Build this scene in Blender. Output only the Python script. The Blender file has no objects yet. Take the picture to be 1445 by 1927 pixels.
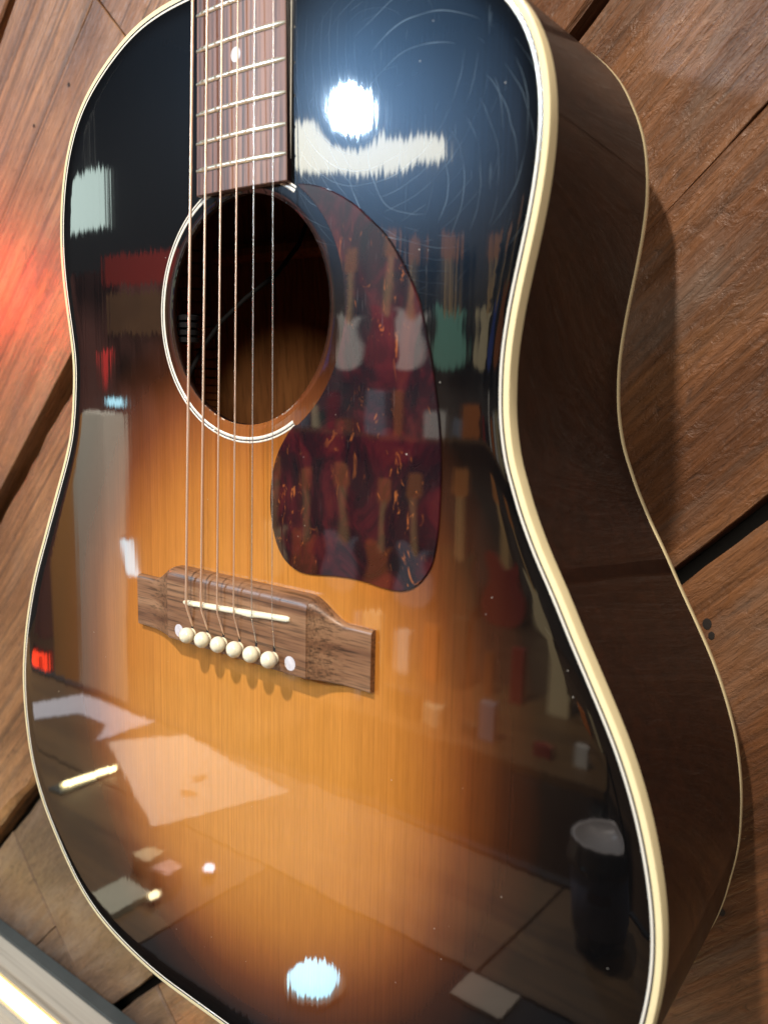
import bpy, bmesh, math, random
import numpy as np
from mathutils import Vector, Matrix, noise as mnoise
from mathutils.geometry import delaunay_2d_cdt

random.seed(7)
rng = np.random.default_rng(7)
S = bpy.context.scene
C = S.collection
PI = math.pi
H0 = 1.5          # height of the bridge above the shop floor, metres


def V(x, y, z):
    """guitar millimetres (x across, y along the strings, z out of the top) -> world metres"""
    return Vector((x * .001, -z * .001, y * .001 + H0))


def D(x, y, z):
    return Vector((x, -z, y))


# ------------------------------------------------------------------ camera
cam_d = bpy.data.cameras.new('camera')
cam = bpy.data.objects.new('camera', cam_d)
C.objects.link(cam)
cam_d.sensor_fit = 'VERTICAL'
cam_d.sensor_height = 36
cam_d.lens = 36 * 1601.55 / 1927
cam_d.clip_start = .02
cam_d.clip_end = 60
R0 = D(.7888022, .0216450, -.6142658)
RD = D(.1066124, -.9890495, .1020536)
RF = D(-.6053304, -.1459885, -.7824721)
m3 = Matrix((R0, -RD, -RF)).transposed()
cam.matrix_world = Matrix.Translation(V(293.440, 101.957, 272.653)) @ m3.to_4x4()
cam_d.dof.use_dof = True
cam_d.dof.focus_distance = .44
cam_d.dof.aperture_fstop = 9.5
S.camera = cam

# ------------------------------------------------------------------ world, exposure
W = bpy.data.worlds.new('World')
S.world = W
W.use_nodes = True
W.node_tree.nodes['Background'].inputs[0].default_value = (.55, .60, .70, 1)
W.node_tree.nodes['Background'].inputs[1].default_value = .10
S.view_settings.view_transform = 'Standard'
S.view_settings.look = 'None'
S.view_settings.exposure = 0
S.view_settings.gamma = 1
S.view_settings.use_curve_mapping = False
S.cycles.use_denoising = True
S.cycles.max_bounces = 6
S.cycles.diffuse_bounces = 3
S.cycles.glossy_bounces = 4
S.cycles.transmission_bounces = 4
S.cycles.caustics_reflective = False
S.cycles.caustics_refractive = False
S.cycles.sample_clamp_indirect = 4


# ------------------------------------------------------------------ lamps and added lights (housings, where present, are built further down)
def area(name, loc, target, power, col, size, shape='DISK', sy=None, spread=180):
    l = bpy.data.lights.new(name, 'AREA')
    l.shape = shape
    l.size = size
    if sy:
        l.size_y = sy
    l.energy = power
    l.color = col
    l.spread = math.radians(spread)
    o = bpy.data.objects.new(name, l)
    C.objects.link(o)
    o.location = loc
    o.rotation_euler = (target - loc).to_track_quat('-Z', 'Y').to_euler()
    return o


KEY = V(60, 1330, 1000)
LAMP = V(-2115, 1228, 2560)        # the lamp mirrored in the upper bout
key_light = area('spot_lamp_light', KEY, V(60, 0, 0), 12, (1, .87, .72), .07, spread=110)
lamp_light = area('pendant_lamp_light', LAMP, V(0, 60, 0), 50, (.60, .80, 1), .165, spread=150)
shop_light = area('unseen_shop_light', V(-3600, 2400, 3300), V(-4100, 0, 5000), 330, (1, .95, .88), .8, 'RECTANGLE', 2.4, spread=140)
counter_light = area('added_counter_light', V(-470, 1250, 560), V(-440, -500, 520), 9.5, (1, .93, .86), .12, spread=44)  # added lamp, brightens the mirrored counter and papers
side_light = area('unseen_shop_light', V(-1400, 2400, 700), V(-2600, -300, 1700), 430, (1, .9, .78), .5, 'RECTANGLE', .9, spread=90)  # added unseen light, brightens the pillar, door and banners
fill_light = area('added_fill_light', V(1500, 1500, 2000), V(100, 0, 0), 36, (1, .90, .78), .7, spread=170)  # added fill, lifts the shadows and the guitar side on the right
red_light = area('red_sign_light', V(-600, 195, -35), V(-360, 190, -125), .42, (1, .05, .012), .05, 'RECTANGLE', .08, spread=150)


# ------------------------------------------------------------------ object helpers
ROOT = {}


def reg(o, label=None, cat=None, group=None, kind=None):
    if label:
        o['label'] = label
    if cat:
        o['category'] = cat
    if group:
        o['group'] = group
    if kind:
        o['kind'] = kind
    return o


def thing(name, label, cat, base, group=None):
    o = bpy.data.objects.new(name, None)
    C.objects.link(o)
    o.empty_display_size = .05
    o.location = V(*base)
    ROOT[o.name] = V(*base)
    return reg(o, label, cat, group)


def org(parent):
    return ROOT.get(parent.name, Vector((0, 0, 0))) if parent else Vector((0, 0, 0))


def mk(name, verts, faces, mat, parent=None, smooth=False, world=False, sharp=None):
    """one mesh object from guitar-mm vertices"""
    o0 = org(parent)
    me = bpy.data.meshes.new(name)
    vs = [(Vector(v) if world else V(*v)) - o0 for v in verts]
    me.from_pydata([tuple(v) for v in vs], [], faces)
    bm = bmesh.new()
    bm.from_mesh(me)
    bmesh.ops.recalc_face_normals(bm, faces=bm.faces)
    bm.to_mesh(me)
    bm.free()
    if smooth:
        me.shade_smooth()
        if sharp is not None:
            me.set_sharp_from_angle(angle=math.radians(sharp))
    me.materials.append(mat)
    o = bpy.data.objects.new(name, me)
    C.objects.link(o)
    if parent:
        o.parent = parent
        ROOT[o.name] = o0
    return o


def merge(*parts):
    vs, fs = [], []
    for v, f in parts:
        n = len(vs)
        vs += list(v)
        fs += [tuple(i + n for i in q) for q in f]
    return vs, fs


def box(x0, x1, y0, y1, z0, z1):
    v = [(x, y, z) for z in (z0, z1) for y in (y0, y1) for x in (x0, x1)]
    f = [(0, 1, 3, 2), (4, 6, 7, 5), (0, 4, 5, 1), (2, 3, 7, 6), (0, 2, 6, 4), (1, 5, 7, 3)]
    return v, f


def bbox(x0, x1, y0, y1, z0, z1, b=1.0):
    """box with chamfered front (z1) edges"""
    rings = [(x0, x1, y0, y1, z0), (x0, x1, y0, y1, z1 - b), (x0 + b, x1 - b, y0 + b, y1 - b, z1)]
    v = []
    for a0, a1, c0, c1, z in rings:
        v += [(a0, c0, z), (a1, c0, z), (a1, c1, z), (a0, c1, z)]
    f = [(3, 2, 1, 0), (8, 9, 10, 11)]
    for r in range(2):
        for i in range(4):
            j = (i + 1) % 4
            f.append((r * 4 + i, r * 4 + j, r * 4 + 4 + j, r * 4 + 4 + i))
    return v, f


def loft(rings, closed=True, cap0=False, cap1=False):
    n = len(rings[0])
    v = [tuple(p) for r in rings for p in r]
    f = []
    for k in range(len(rings) - 1):
        for i in range(n if closed else n - 1):
            j = (i + 1) % n
            f.append((k * n + i, k * n + j, (k + 1) * n + j, (k + 1) * n + i))
    if cap0:
        f.append(tuple(range(n))[::-1])
    if cap1:
        f.append(tuple(range((len(rings) - 1) * n, len(rings) * n)))
    return v, f


def tube(pts, rad, seg=10):
    P = [Vector(p) for p in pts]
    rings = []
    up = Vector((.3, .2, .93))
    for i, p in enumerate(P):
        t = (P[min(i + 1, len(P) - 1)] - P[max(i - 1, 0)]).normalized()
        a = t.cross(up).normalized()
        b = t.cross(a)
        r = rad[i] if isinstance(rad, (list, tuple)) else rad
        rings.append([p + (a * math.cos(2 * PI * k / seg) + b * math.sin(2 * PI * k / seg)) * r for k in range(seg)])
    return loft(rings, True, True, True)


def lathe(cx, cy, cz, prof, axis='z', seg=32, sq=1.0):
    """prof: (radius, height) pairs"""
    rings = []
    for r, h in prof:
        ring = []
        for k in range(seg):
            a = 2 * PI * k / seg
            c, s = r * math.cos(a), r * math.sin(a) * sq
            if axis == 'z':
                ring.append((cx + c, cy + s, cz + h))
            elif axis == 'y':
                ring.append((cx + c, cy + h, cz + s))
            else:
                ring.append((cx + h, cy + c, cz + s))
        rings.append(ring)
    return loft(rings, True, True, True)


def prism(poly, z0, z1, bev=0):
    """extruded polygon, chamfered at z1"""
    P = np.array(poly, float)
    rings = [[(x, y, z0) for x, y in P]]
    if bev:
        rings.append([(x, y, z1 - bev) for x, y in P])
        T = np.roll(P, -1, 0) - np.roll(P, 1, 0)
        N = np.c_[T[:, 1], -T[:, 0]]
        N /= np.linalg.norm(N, axis=1)[:, None] + 1e-9
        A = .5 * np.sum(P[:, 0] * np.roll(P[:, 1], -1) - np.roll(P[:, 0], -1) * P[:, 1])
        Q = P - N * bev * (1 if A > 0 else -1)
        rings.append([(x, y, z1) for x, y in Q])
    else:
        rings.append([(x, y, z1) for x, y in P])
    return loft(rings, True, True, True)


# ------------------------------------------------------------------ material helpers
class Mat:
    def __init__(s, name):
        s.m = bpy.data.materials.new(name)
        s.m.use_nodes = True
        s.t = s.m.node_tree
        s.b = s.t.nodes['Principled BSDF']
        s._co = None

    def n(s, typ, **kw):
        nd = s.t.nodes.new('ShaderNode' + typ)
        for k, v in kw.items():
            setattr(nd, k, v)
        return nd

    def put(s, sock, v):
        if isinstance(v, bpy.types.NodeSocket):
            s.t.links.new(v, sock)
        elif v is not None:
            if isinstance(v, (tuple, list)) and len(v) == 3 and sock.type == 'RGBA':
                v = (*v, 1)
            sock.default_value = v

    def set(s, **kw):
        for k, v in kw.items():
            s.put(s.b.inputs[k.replace('_', ' ')], v)
        return s

    def co(s, scale=(1, 1, 1), rot=(0, 0, 0), loc=(0, 0, 0)):
        if s._co is None:
            s._co = s.n('TexCoord')
        mp = s.n('Mapping')
        s.put(mp.inputs[0], s._co.outputs['Object'])
        mp.inputs['Location'].default_value = loc
        mp.inputs['Rotation'].default_value = rot
        mp.inputs['Scale'].default_value = scale
        return mp.outputs[0]

    def noise(s, vec, scale=1., detail=2., rough=.5, dist=0., out=0):
        nd = s.n('TexNoise')
        s.put(nd.inputs['Vector'], vec)
        nd.inputs['Scale'].default_value = scale
        nd.inputs['Detail'].default_value = detail
        nd.inputs['Roughness'].default_value = rough
        nd.inputs['Distortion'].default_value = dist
        return nd.outputs[out]

    def vor(s, vec, scale=1., feature='F1', out='Distance'):
        nd = s.n('TexVoronoi', feature=feature)
        s.put(nd.inputs['Vector'], vec)
        nd.inputs['Scale'].default_value = scale
        return nd.outputs[out]

    def wave(s, vec, scale, kind='BANDS', dist=0., detail=2., dscale=1., direction='X'):
        nd = s.n('TexWave', wave_type=kind)
        if kind == 'BANDS':
            nd.bands_direction = direction
        else:
            nd.rings_direction = 'Y'
        s.put(nd.inputs['Vector'], vec)
        nd.inputs['Scale'].default_value = scale
        nd.inputs['Distortion'].default_value = dist
        nd.inputs['Detail'].default_value = detail
        nd.inputs['Detail Scale'].default_value = dscale
        return nd.outputs['Fac']

    def ramp(s, fac, stops, interp='LINEAR'):
        nd = s.n('ValToRGB')
        cr = nd.color_ramp
        cr.interpolation = interp
        while len(cr.elements) < len(stops):
            cr.elements.new(.5)
        for e, (p, c) in zip(cr.elements, stops):
            e.position = p
            e.color = (c, c, c, 1) if not isinstance(c, (tuple, list)) else (*c, 1)
        s.put(nd.inputs[0], fac)
        return nd.outputs[0]

    def math(s, op, a, b=None, clamp=False):
        nd = s.n('Math', operation=op, use_clamp=clamp)
        s.put(nd.inputs[0], a)
        if b is not None:
            s.put(nd.inputs[1], b)
        return nd.outputs[0]

    def mix(s, fac, a, b, blend='MIX'):
        nd = s.n('Mix', data_type='RGBA', blend_type=blend)
        s.put(nd.inputs[0], fac)
        s.put(nd.inputs[6], a)
        s.put(nd.inputs[7], b)
        return nd.outputs[2]

    def bump(s, h, strength=1., dist=.001, normal=None):
        nd = s.n('Bump')
        nd.inputs['Strength'].default_value = strength
        nd.inputs['Distance'].default_value = dist
        s.put(nd.inputs['Height'], h)
        if normal is not None:
            s.put(nd.inputs['Normal'], normal)
        return nd.outputs[0]

    def attr(s, name):
        return s.n('Attribute', attribute_name=name).outputs['Fac']


def plain(name, col, rough=.5, metal=0., coat=0., vary=.12, scale=60, bump=0., **kw):
    M = Mat(name)
    f = M.noise(M.co(), scale, 3)
    c = M.mix(f, tuple(v * (1 - vary) for v in col), tuple(min(1, v * (1 + vary)) for v in col))
    M.set(Base_Color=c, Metallic=metal, Coat_Weight=coat, Coat_Roughness=.04)
    M.set(Roughness=M.math('MULTIPLY_ADD', f, rough * .3) if False else rough)
    if bump:
        M.set(Normal=M.bump(f, .5, bump))
    for k, v in kw.items():
        M.set(**{k: v})
    return M.m


def emit(name, col, strength):
    M = Mat(name)
    M.set(Base_Color=(.02, .02, .02), Emission_Color=col, Emission_Strength=strength)
    return M.m


# --- the lacquered sunburst top
def top_material():
    M = Mat('sunburst_lacquer')
    u = M.attr('burst')
    blotch = M.noise(M.co((14, 14, 14)), 1, 3)
    u2 = M.math('ADD', u, M.math('MULTIPLY', M.math('SUBTRACT', blotch, .5), .07))
    col = M.ramp(M.math('DIVIDE', u2, 1.6), [
        (.00, (.54, .240, .050)), (.30, (.51, .215, .042)), (.45, (.41, .155, .027)), (.54, (.255, .084, .017)),
        (.61, (.120, .034, .0085)), (.69, (.036, .0115, .0050)), (.77, (.0075, .0046, .0036)), (.88, (.0028, .0027, .0030))])
    g1 = M.noise(M.co((1250, 1, 2.2)), 1, 2, .55)
    g2 = M.noise(M.co((210, 1, 1.1)), 1, 2, .5)
    fine = M.noise(M.co((900, 1, 60)), 1, 2, .6)
    gr = M.ramp(g1, [(.33, .86), (.47, .99), (.62, 1.03)])
    gr2 = M.ramp(g2, [(.3, .95), (.6, 1.02)])
    gr3 = M.ramp(fine, [(.3, .92), (.7, 1.06)])
    col = M.mix(1, M.mix(1, M.mix(1, col, gr, 'MULTIPLY'), gr2, 'MULTIPLY'), gr3, 'MULTIPLY')
    # pick and buffing scratches: broken arcs over the upper treble bout
    def arcs(cx, cz, sc, seed, thr):
        v = M.co((1, 1, 1), loc=(-cx * .001, 0, -(cz + 236) * .001))
        w = M.wave(v, sc, 'RINGS', 1.1, 1, 1.5)
        brk = M.noise(M.co((22, 22, 22), loc=(seed, seed, 0)), 1, 3, .6)
        brk2 = M.noise(M.co((190, 190, 14), loc=(seed, 2, 0)), 1, 2, .6)
        l = M.ramp(w, [(thr, 0.), (min(.9999, thr + .004), 1.)])
        ln = M.n('VectorMath', operation='LENGTH')
        M.put(ln.inputs[0], M.co((1, 0, 1), loc=(-cx * .001, 0, -(cz + 236) * .001)))
        far = M.ramp(ln.outputs['Value'], [(.016, 0.), (.024, 1.)])
        return M.math('MULTIPLY', M.math('MULTIPLY', l, far), M.ramp(brk, [(.53, 0.), (.68, 1.)]))
    ta = M.attr('wear')
    sc = M.math('MAXIMUM', arcs(96, 192, 31, 3., .9965), M.math('MAXIMUM', M.math('MAXIMUM', arcs(70, 225, 53, 11., .996), arcs(84, 176, 44, 31., .9962)), arcs(118, 235, 71, 23., .9955)))
    hair = M.ramp(M.noise(M.co((300, 1, 30), rot=(0, .5, 0)), 1, 3, .7), [(.64, 0.), (.70, 1.)])
    sc = M.math('MULTIPLY', M.math('MAXIMUM', sc, M.math('MULTIPLY', hair, .30)), ta)
    dust = M.ramp(M.vor(M.co(), 130, 'F1'), [(.020, 1.), (.034, 0.)])
    dustm = M.math('MULTIPLY', dust, M.ramp(M.noise(M.co(), 31, 2), [(.54, 0.), (.58, 1.)]))
    col = M.mix(M.math('MULTIPLY', sc, .42), col, (.30, .42, .52))  # bluish base colour stands in for lamp glint along the scratches
    col = M.mix(M.math('MULTIPLY', dustm, .6), col, (.8, .78, .72))
    # grain telegraphs through the lacquer as fine ridges along the strings
    rip = M.attr('ripple')
    patch = M.ramp(M.noise(M.co((16, 1, 9), loc=(4, 0, 2)), 1, 1), [(.36, .35), (.62, 1.)])
    amp = M.math('MULTIPLY', rip, patch)
    def tilt(sc, loc, a):
        n_ = M.noise(M.co(sc, loc=loc), 1, 1, .5)
        return M.math('MULTIPLY', M.math('SUBTRACT', n_, .5), M.math('MULTIPLY', amp, a))
    tx = M.math('ADD', tilt((620, 1, 2.5), (0, 0, 0), .018), tilt((140, 1, 3), (3, 0, 0), .012))
    tz_ = M.math('ADD', tilt((620, 1, 2.5), (7, 5, 0), .024), tilt((60, 1, 14), (1, 9, 0), .012))
    cv = M.n('CombineXYZ')
    M.put(cv.inputs[0], tx)
    M.put(cv.inputs[2], tz_)
    geo = M.n('NewGeometry')
    ad = M.n('VectorMath', operation='ADD')
    M.put(ad.inputs[0], geo.outputs['Normal'])
    M.put(ad.inputs[1], cv.outputs[0])
    nm = M.n('VectorMath', operation='NORMALIZE')
    M.put(nm.inputs[0], ad.outputs[0])
    r2 = M.noise(M.co((9, 1, 7)), 1, 1, .5)
    b = M.bump(r2, .5, .0006, nm.outputs[0])
    b0 = M.bump(g1, .4, .00006)
    M.set(Base_Color=col, Roughness=.30, Specular_Tint=(.25, .58, 1), Specular_IOR_Level=M.math('ADD', .02, M.math('MULTIPLY', ta, .135)), Normal=b0, Coat_Weight=1., Coat_Roughness=.03, Coat_IOR=1.52, Coat_Normal=b)
    return M.m


def wood(name, cols, along, rough=.45, coat=0., stretch=18, fine=420, bump=.0002, pores=.6, spec=.5, coatr=.05):
    """along: axis index of the grain in local metres"""
    M = Mat(name)
    sc = [fine] * 3
    sc[along] = fine / stretch
    sb = [fine / 9] * 3
    sb[along] = fine / 9 / (stretch * .7)
    a = M.noise(M.co(tuple(sb)), 1, 3, .6, .8)
    f = M.noise(M.co(tuple(sc)), 1, 2, .6)
    c = M.ramp(a, [(.28, cols[0]), (.5, cols[1]), (.72, cols[2])])
    p = M.ramp(f, [(.34, 1 - pores), (.5, 1.), (.7, 1.12)])
    c = M.mix(1, c, p, 'MULTIPLY')
    M.set(Base_Color=c, Roughness=rough, Coat_Weight=coat, Coat_Roughness=coatr, Specular_IOR_Level=spec)
    M.set(Normal=M.bump(f, .6, bump))
    return M.m


def tortoise():
    M = Mat('tortoiseshell_plastic')
    big = M.noise(M.co((42, 42, 30)), 1, 4, .65, 1.2)
    col = M.ramp(big, [(.34, (.004, .0015, .004)), (.48, (.014, .0018, .0045)), (.58, (.040, .0032, .0068)), (.76, (.075, .010, .008))])
    fl = M.noise(M.co((150, 90, 62), rot=(0, .45, 0)), 1, 3, .66, 1.9)
    fm = M.noise(M.co((30, 30, 24), loc=(3, 1, 0)), 1, 1)
    fk = M.math('MULTIPLY', M.ramp(fl, [(.61, 0.), (.68, .75)]), M.ramp(fm, [(.44, 0.), (.56, 1.)]))
    col = M.mix(M.math('MULTIPLY', fk, .75), col, (.42, .125, .028))
    hz = M.ramp(M.noise(M.co((700, 1, 40), rot=(0, .6, 0)), 1, 2, .7), [(.66, 0.), (.72, 1.)])
    col = M.mix(M.math('MULTIPLY', hz, M.math('MULTIPLY', M.attr('wear'), .10)), col, (.5, .5, .55))
    dust = M.ramp(M.vor(M.co(), 130, 'F1'), [(.03, 1.), (.05, 0.)])
    dust = M.math('MULTIPLY', dust, M.ramp(M.noise(M.co(), 40, 2), [(.56, 0.), (.60, 1.)]))
    col = M.mix(M.math('MULTIPLY', dust, .6), col, (.8, .76, .7))
    M.set(Base_Color=col, Roughness=.35, Specular_IOR_Level=.1, Coat_Weight=1., Coat_Roughness=.012, Coat_IOR=1.5)
    M.set(Coat_Normal=M.bump(M.noise(M.co((22, 22, 22)), 1, 2), .5, .0002))
    return M.m


def plank_mat(name, cols, grey, rough, bump, lines, seed, coat=.0):
    """weathered board, grain along local X"""
    M = Mat(name)
    oi = M.n('ObjectInfo').outputs['Random']
    off = M.n('CombineXYZ')
    M.put(off.inputs[0], M.math('MULTIPLY', oi, 7.3))
    M.put(off.inputs[1], M.math('MULTIPLY', oi, 3.1))
    def co(sc):
        c0 = M.co(sc, loc=(seed, seed * .7, 0))
        ad = M.n('VectorMath', operation='ADD')
        M.put(ad.inputs[0], c0)
        M.put(ad.inputs[1], off.outputs[0])
        return ad.outputs[0]
    broad = M.noise(co((3.4, 17, 17)), 1, 4, .6, .6)
    col = M.ramp(broad, [(.26, cols[0]), (.46, cols[1]), (.6, cols[2]), (.76, cols[1])])
    ringd = M.noise(co((1.6, 200, 200)), 1, 3, .65, .4)
    rings = M.ramp(ringd, [(.36, 1 - lines), (.5, 1.), (.64, 1 + lines * .45)])
    col = M.mix(1, col, rings, 'MULTIPLY')
    fib = M.noise(co((45, 520, 520)), 1, 3, .65, .3)
    chip = M.noise(co((70, 190, 190)), 1, 4, .7, 1.2)
    col = M.mix(1, col, M.ramp(fib, [(.3, .72), (.55, 1.), (.75, 1.2)]), 'MULTIPLY')
    col = M.mix(1, col, M.ramp(chip, [(.28, .55), (.42, 1.), (.8, 1.12)]), 'MULTIPLY')
    gm = M.ramp(M.noise(co((5, 22, 22)), 1, 4, .65, .5), [(.52, 0.), (.66, 1.)])
    col = M.mix(M.math('MULTIPLY', gm, grey), col, (.165, .125, .098))
    kn = M.vor(co((5.5, 14, 14)), 1.)
    col = M.mix(M.ramp(kn, [(.03, .85), (.075, 0.)]), col, (.018, .010, .007))
    h = M.math('ADD', M.math('MULTIPLY', fib, .5), M.math('ADD', M.math('MULTIPLY', chip, .9), M.math('MULTIPLY', ringd, .8)))
    nb = M.bump(h, .9, bump)
    nb = M.bump(M.noise(co((9, 30, 30)), 1, 3), .7, bump * 3.5, nb)
    M.set(Base_Color=col, Roughness=M.ramp(chip, [(.3, rough + .15), (.7, rough - .1)]), Normal=nb, Coat_Weight=coat, Coat_Roughness=.25)
    return M.m


MT = {}
MT['top'] = top_material()
MT['cream'] = plain('cream_binding', (.85, .75, .46), .28, coat=.35, vary=.05, scale=220)
MT['ivory'] = plain('ivory_plastic', (.86, .82, .63), .18, coat=.8, vary=.06, scale=300)
MT['white_line'] = plain('white_purfling', (.80, .78, .70), .25, coat=.6, vary=.04)
MT['black_line'] = plain('black_purfling', (.006, .006, .012), .25, coat=.6)
MT['side'] = wood('dark_mahogany_lacquer', [(.0075, .0024, .0016), (.0135, .0040, .0022), (.022, .0062, .0030)], 0, .45, .34, 30, 1100, .00002, .45, .2)
MT['back'] = wood('dark_mahogany_back', [(.03, .012, .006), (.045, .018, .008), (.06, .024, .01)], 2, .35, 1., 30, 500, .00002, .25)
MT['inside'] = wood('raw_mahogany', [(.30, .11, .030), (.38, .145, .04), (.44, .18, .055)], 2, .75, 0, 25, 500, .0001, .3)
MT['rosew_x'] = wood('rosewood_bridge', [(.105, .046, .024), (.205, .104, .054), (.285, .160, .088)], 0, .40, 0, 24, 1000, .00012, .62)
_m = MT['rosew_x']
_M = Mat.__new__(Mat)
_M.m, _M.t, _M.b, _M._co = _m, _m.node_tree, _m.node_tree.nodes['Principled BSDF'], None
_c = _M.b.inputs['Base Color'].links[0].from_socket
_sp = _M.ramp(_M.noise(_M.co((1100, 1100, 420)), 1, 2, .6), [(.38, .25), (.56, 1.)])
_M.set(Base_Color=_M.mix(_M.math('MULTIPLY', _M.attr('scoop'), .55), _c, _M.mix(1, _c, _sp, 'MULTIPLY')))
MT['rosew_z'] = wood('rosewood_board', [(.085, .038, .030), (.185, .085, .058), (.265, .14, .095)], 2, .48, 0, 45, 520, .0001, .62)
MT['board_side'] = wood('fingerboard_side', [(.014, .004, .004), (.022, .006, .005), (.03, .008, .006)], 2, .2, .6, 40, 500, .00003, .3)
MT['neck'] = wood('mahogany_neck', [(.05, .018, .008), (.075, .026, .01), (.09, .032, .013)], 2, .3, 1, 40, 500, .00003, .3)
MT['nickel'] = plain('nickel_silver', (.80, .78, .66), .28, metal=.8, vary=.15, scale=900)
MT['pearl'] = plain('mother_of_pearl', (.60, .61, .68), .16, coat=1., vary=.3, scale=380)
MT['steel'] = plain('plain_steel', (.86, .82, .76), .26, metal=.8, scale=400)
M = Mat('phosphor_bronze')
wv = M.wave(M.co(), 900, 'BANDS', 0, 0, 1, 'Z')
M.set(Base_Color=M.mix(M.noise(M.co((300, 300, 40)), 1, 2), (.84, .56, .40), (1., .76, .58)), Metallic=.7, Roughness=.36, Normal=M.bump(wv, .3, .00005))
MT['bronze'] = M.m
MT['tortoise'] = tortoise()
MT['black_plastic'] = plain('black_rubber', (.010, .010, .011), .28, vary=.2)
MT['hole_black'] = plain('dark_hole', (.004, .003, .003), .8)
MT['plank_l'] = plank_mat('pine_board', [(.125, .053, .019), (.205, .093, .036), (.285, .142, .060)], .22, .48, .0007, .50, 1.3, .06)
MT['plank_r'] = plank_mat('rough_brown_board', [(.058, .022, .009), (.120, .048, .019), (.195, .086, .036)], .45, .46, .0014, .30, 5.1, .16)
MT['plank_shade'] = plank_mat('shaded_weathered_board', [(.045, .028, .017), (.08, .046, .027), (.12, .070, .040)], .6, .5, .0009, .22, 9.7, .06)  # darker board colour stands in for the shade low on the wall
MT['nail'] = plain('dark_nail_hole', (.012, .008, .006), .7)
MT['backing'] = plain('black_backing', (.010, .008, .006), .9)
MT['led'] = emit('warm_led', (1, .66, .20), 7)
MT['grey_board'] = wood('grey_woodgrain_laminate', [(.23, .22, .195), (.30, .29, .255), (.36, .35, .31)], 0, .45, 0, 70, 260, .00006, .25)
MT['dark_trim'] = plain('dark_steel_trim', (.045, .055, .058), .4, vary=.2)

# ------------------------------------------------------------------ the wall: diagonal boards over a black backing
WZ = -125.0
wall = mk('wall', *box(-1500, 1300, -1500, 2600, -190, -160), MT['backing'])
reg(wall, kind='structure')


def wob(t, seed, amp):
    return amp * (mnoise.noise(Vector((t * .012, seed, 0))) + .5 * mnoise.noise(Vector((t * .05, seed, 3))))


def plank(p0, p1, q0, q1, mat, z=0., thick=26., rough=1.2, cham=2.2, seed=0):
    """board between the lines x-y = p0..p1, running along x+y = q0..q1 (millimetres, divided by root two below)"""
    r2 = math.sqrt(2)
    L, Wd = (q1 - q0) / r2, (p1 - p0) / r2
    n = max(6, int(L / 9))
    me_pts = []
    lo = [(-L / 2 + L * i / n, -Wd / 2 + wob(L * i / n + q0, seed + .3, rough)) for i in range(n + 1)]
    hi = [(-L / 2 + L * i / n, Wd / 2 + wob(L * i / n + q0, seed + 7.7, rough)) for i in range(n + 1)]
    m = max(4, int(Wd / 12))
    right = [(L / 2 + wob(Wd * i / m, seed + 2.1, rough * .8), lo[-1][1] + (hi[-1][1] - lo[-1][1]) * i / m) for i in range(1, m)]
    left = [(-L / 2 + wob(Wd * i / m, seed + 4.1, rough * .8), hi[0][1] + (lo[0][1] - hi[0][1]) * i / m) for i in range(1, m)]
    P = np.array(lo + right + hi[::-1] + left)
    T = np.roll(P, -1, 0) - np.roll(P, 1, 0)
    N = np.c_[T[:, 1], -T[:, 0]]
    N /= np.linalg.norm(N, axis=1)[:, None]
    k = np.arange(len(P))
    cw = cham * (1 + .5 * np.sin(k * .37 + seed) * np.sin(k * .11))[:, None]
    Q = P - N * cw
    rings = [[(a, b, -thick) for a, b in P], [(a, b, -cham * .9) for a, b in P], [(a, b, 0) for a, b in Q]]
    v, f = loft(rings, True, True, True)
    # local frame: X along the board, Y = out of the wall, Z across
    me = bpy.data.meshes.new('plank')
    me.from_pydata([(a * .001, -c * .001, b * .001) for a, b, c in v], [], f)
    bm = bmesh.new(); bm.from_mesh(me)
    bmesh.ops.recalc_face_normals(bm, faces=bm.faces)
    bm.to_mesh(me); bm.free()
    me.materials.append(mat)
    o = bpy.data.objects.new('plank', me)
    C.objects.link(o)
    pc, qc = (p0 + p1) / 2, (q0 + q1) / 2
    o.location = V((pc + qc) / 2, (qc - pc) / 2, WZ + z)
    # local +X -> (1,1)/r2 in (x,y); local +Z (across) -> increasing p = (1,-1)/r2
    ex, ez = D(1 / r2, 1 / r2, 0), D(1 / r2, -1 / r2, 0)
    ey = ez.cross(ex)
    o.rotation_euler = Matrix((ex, ey, ez)).transposed().to_euler()
    if ey.dot(D(0, 0, 1)) > 0:          # keep the face side out of the wall
        me.flip_normals()
        for vv in me.vertices:
            vv.co.y *= -1
    o.parent = wall
    o.matrix_parent_inverse = wall.matrix_world.inverted()
    return o


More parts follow.
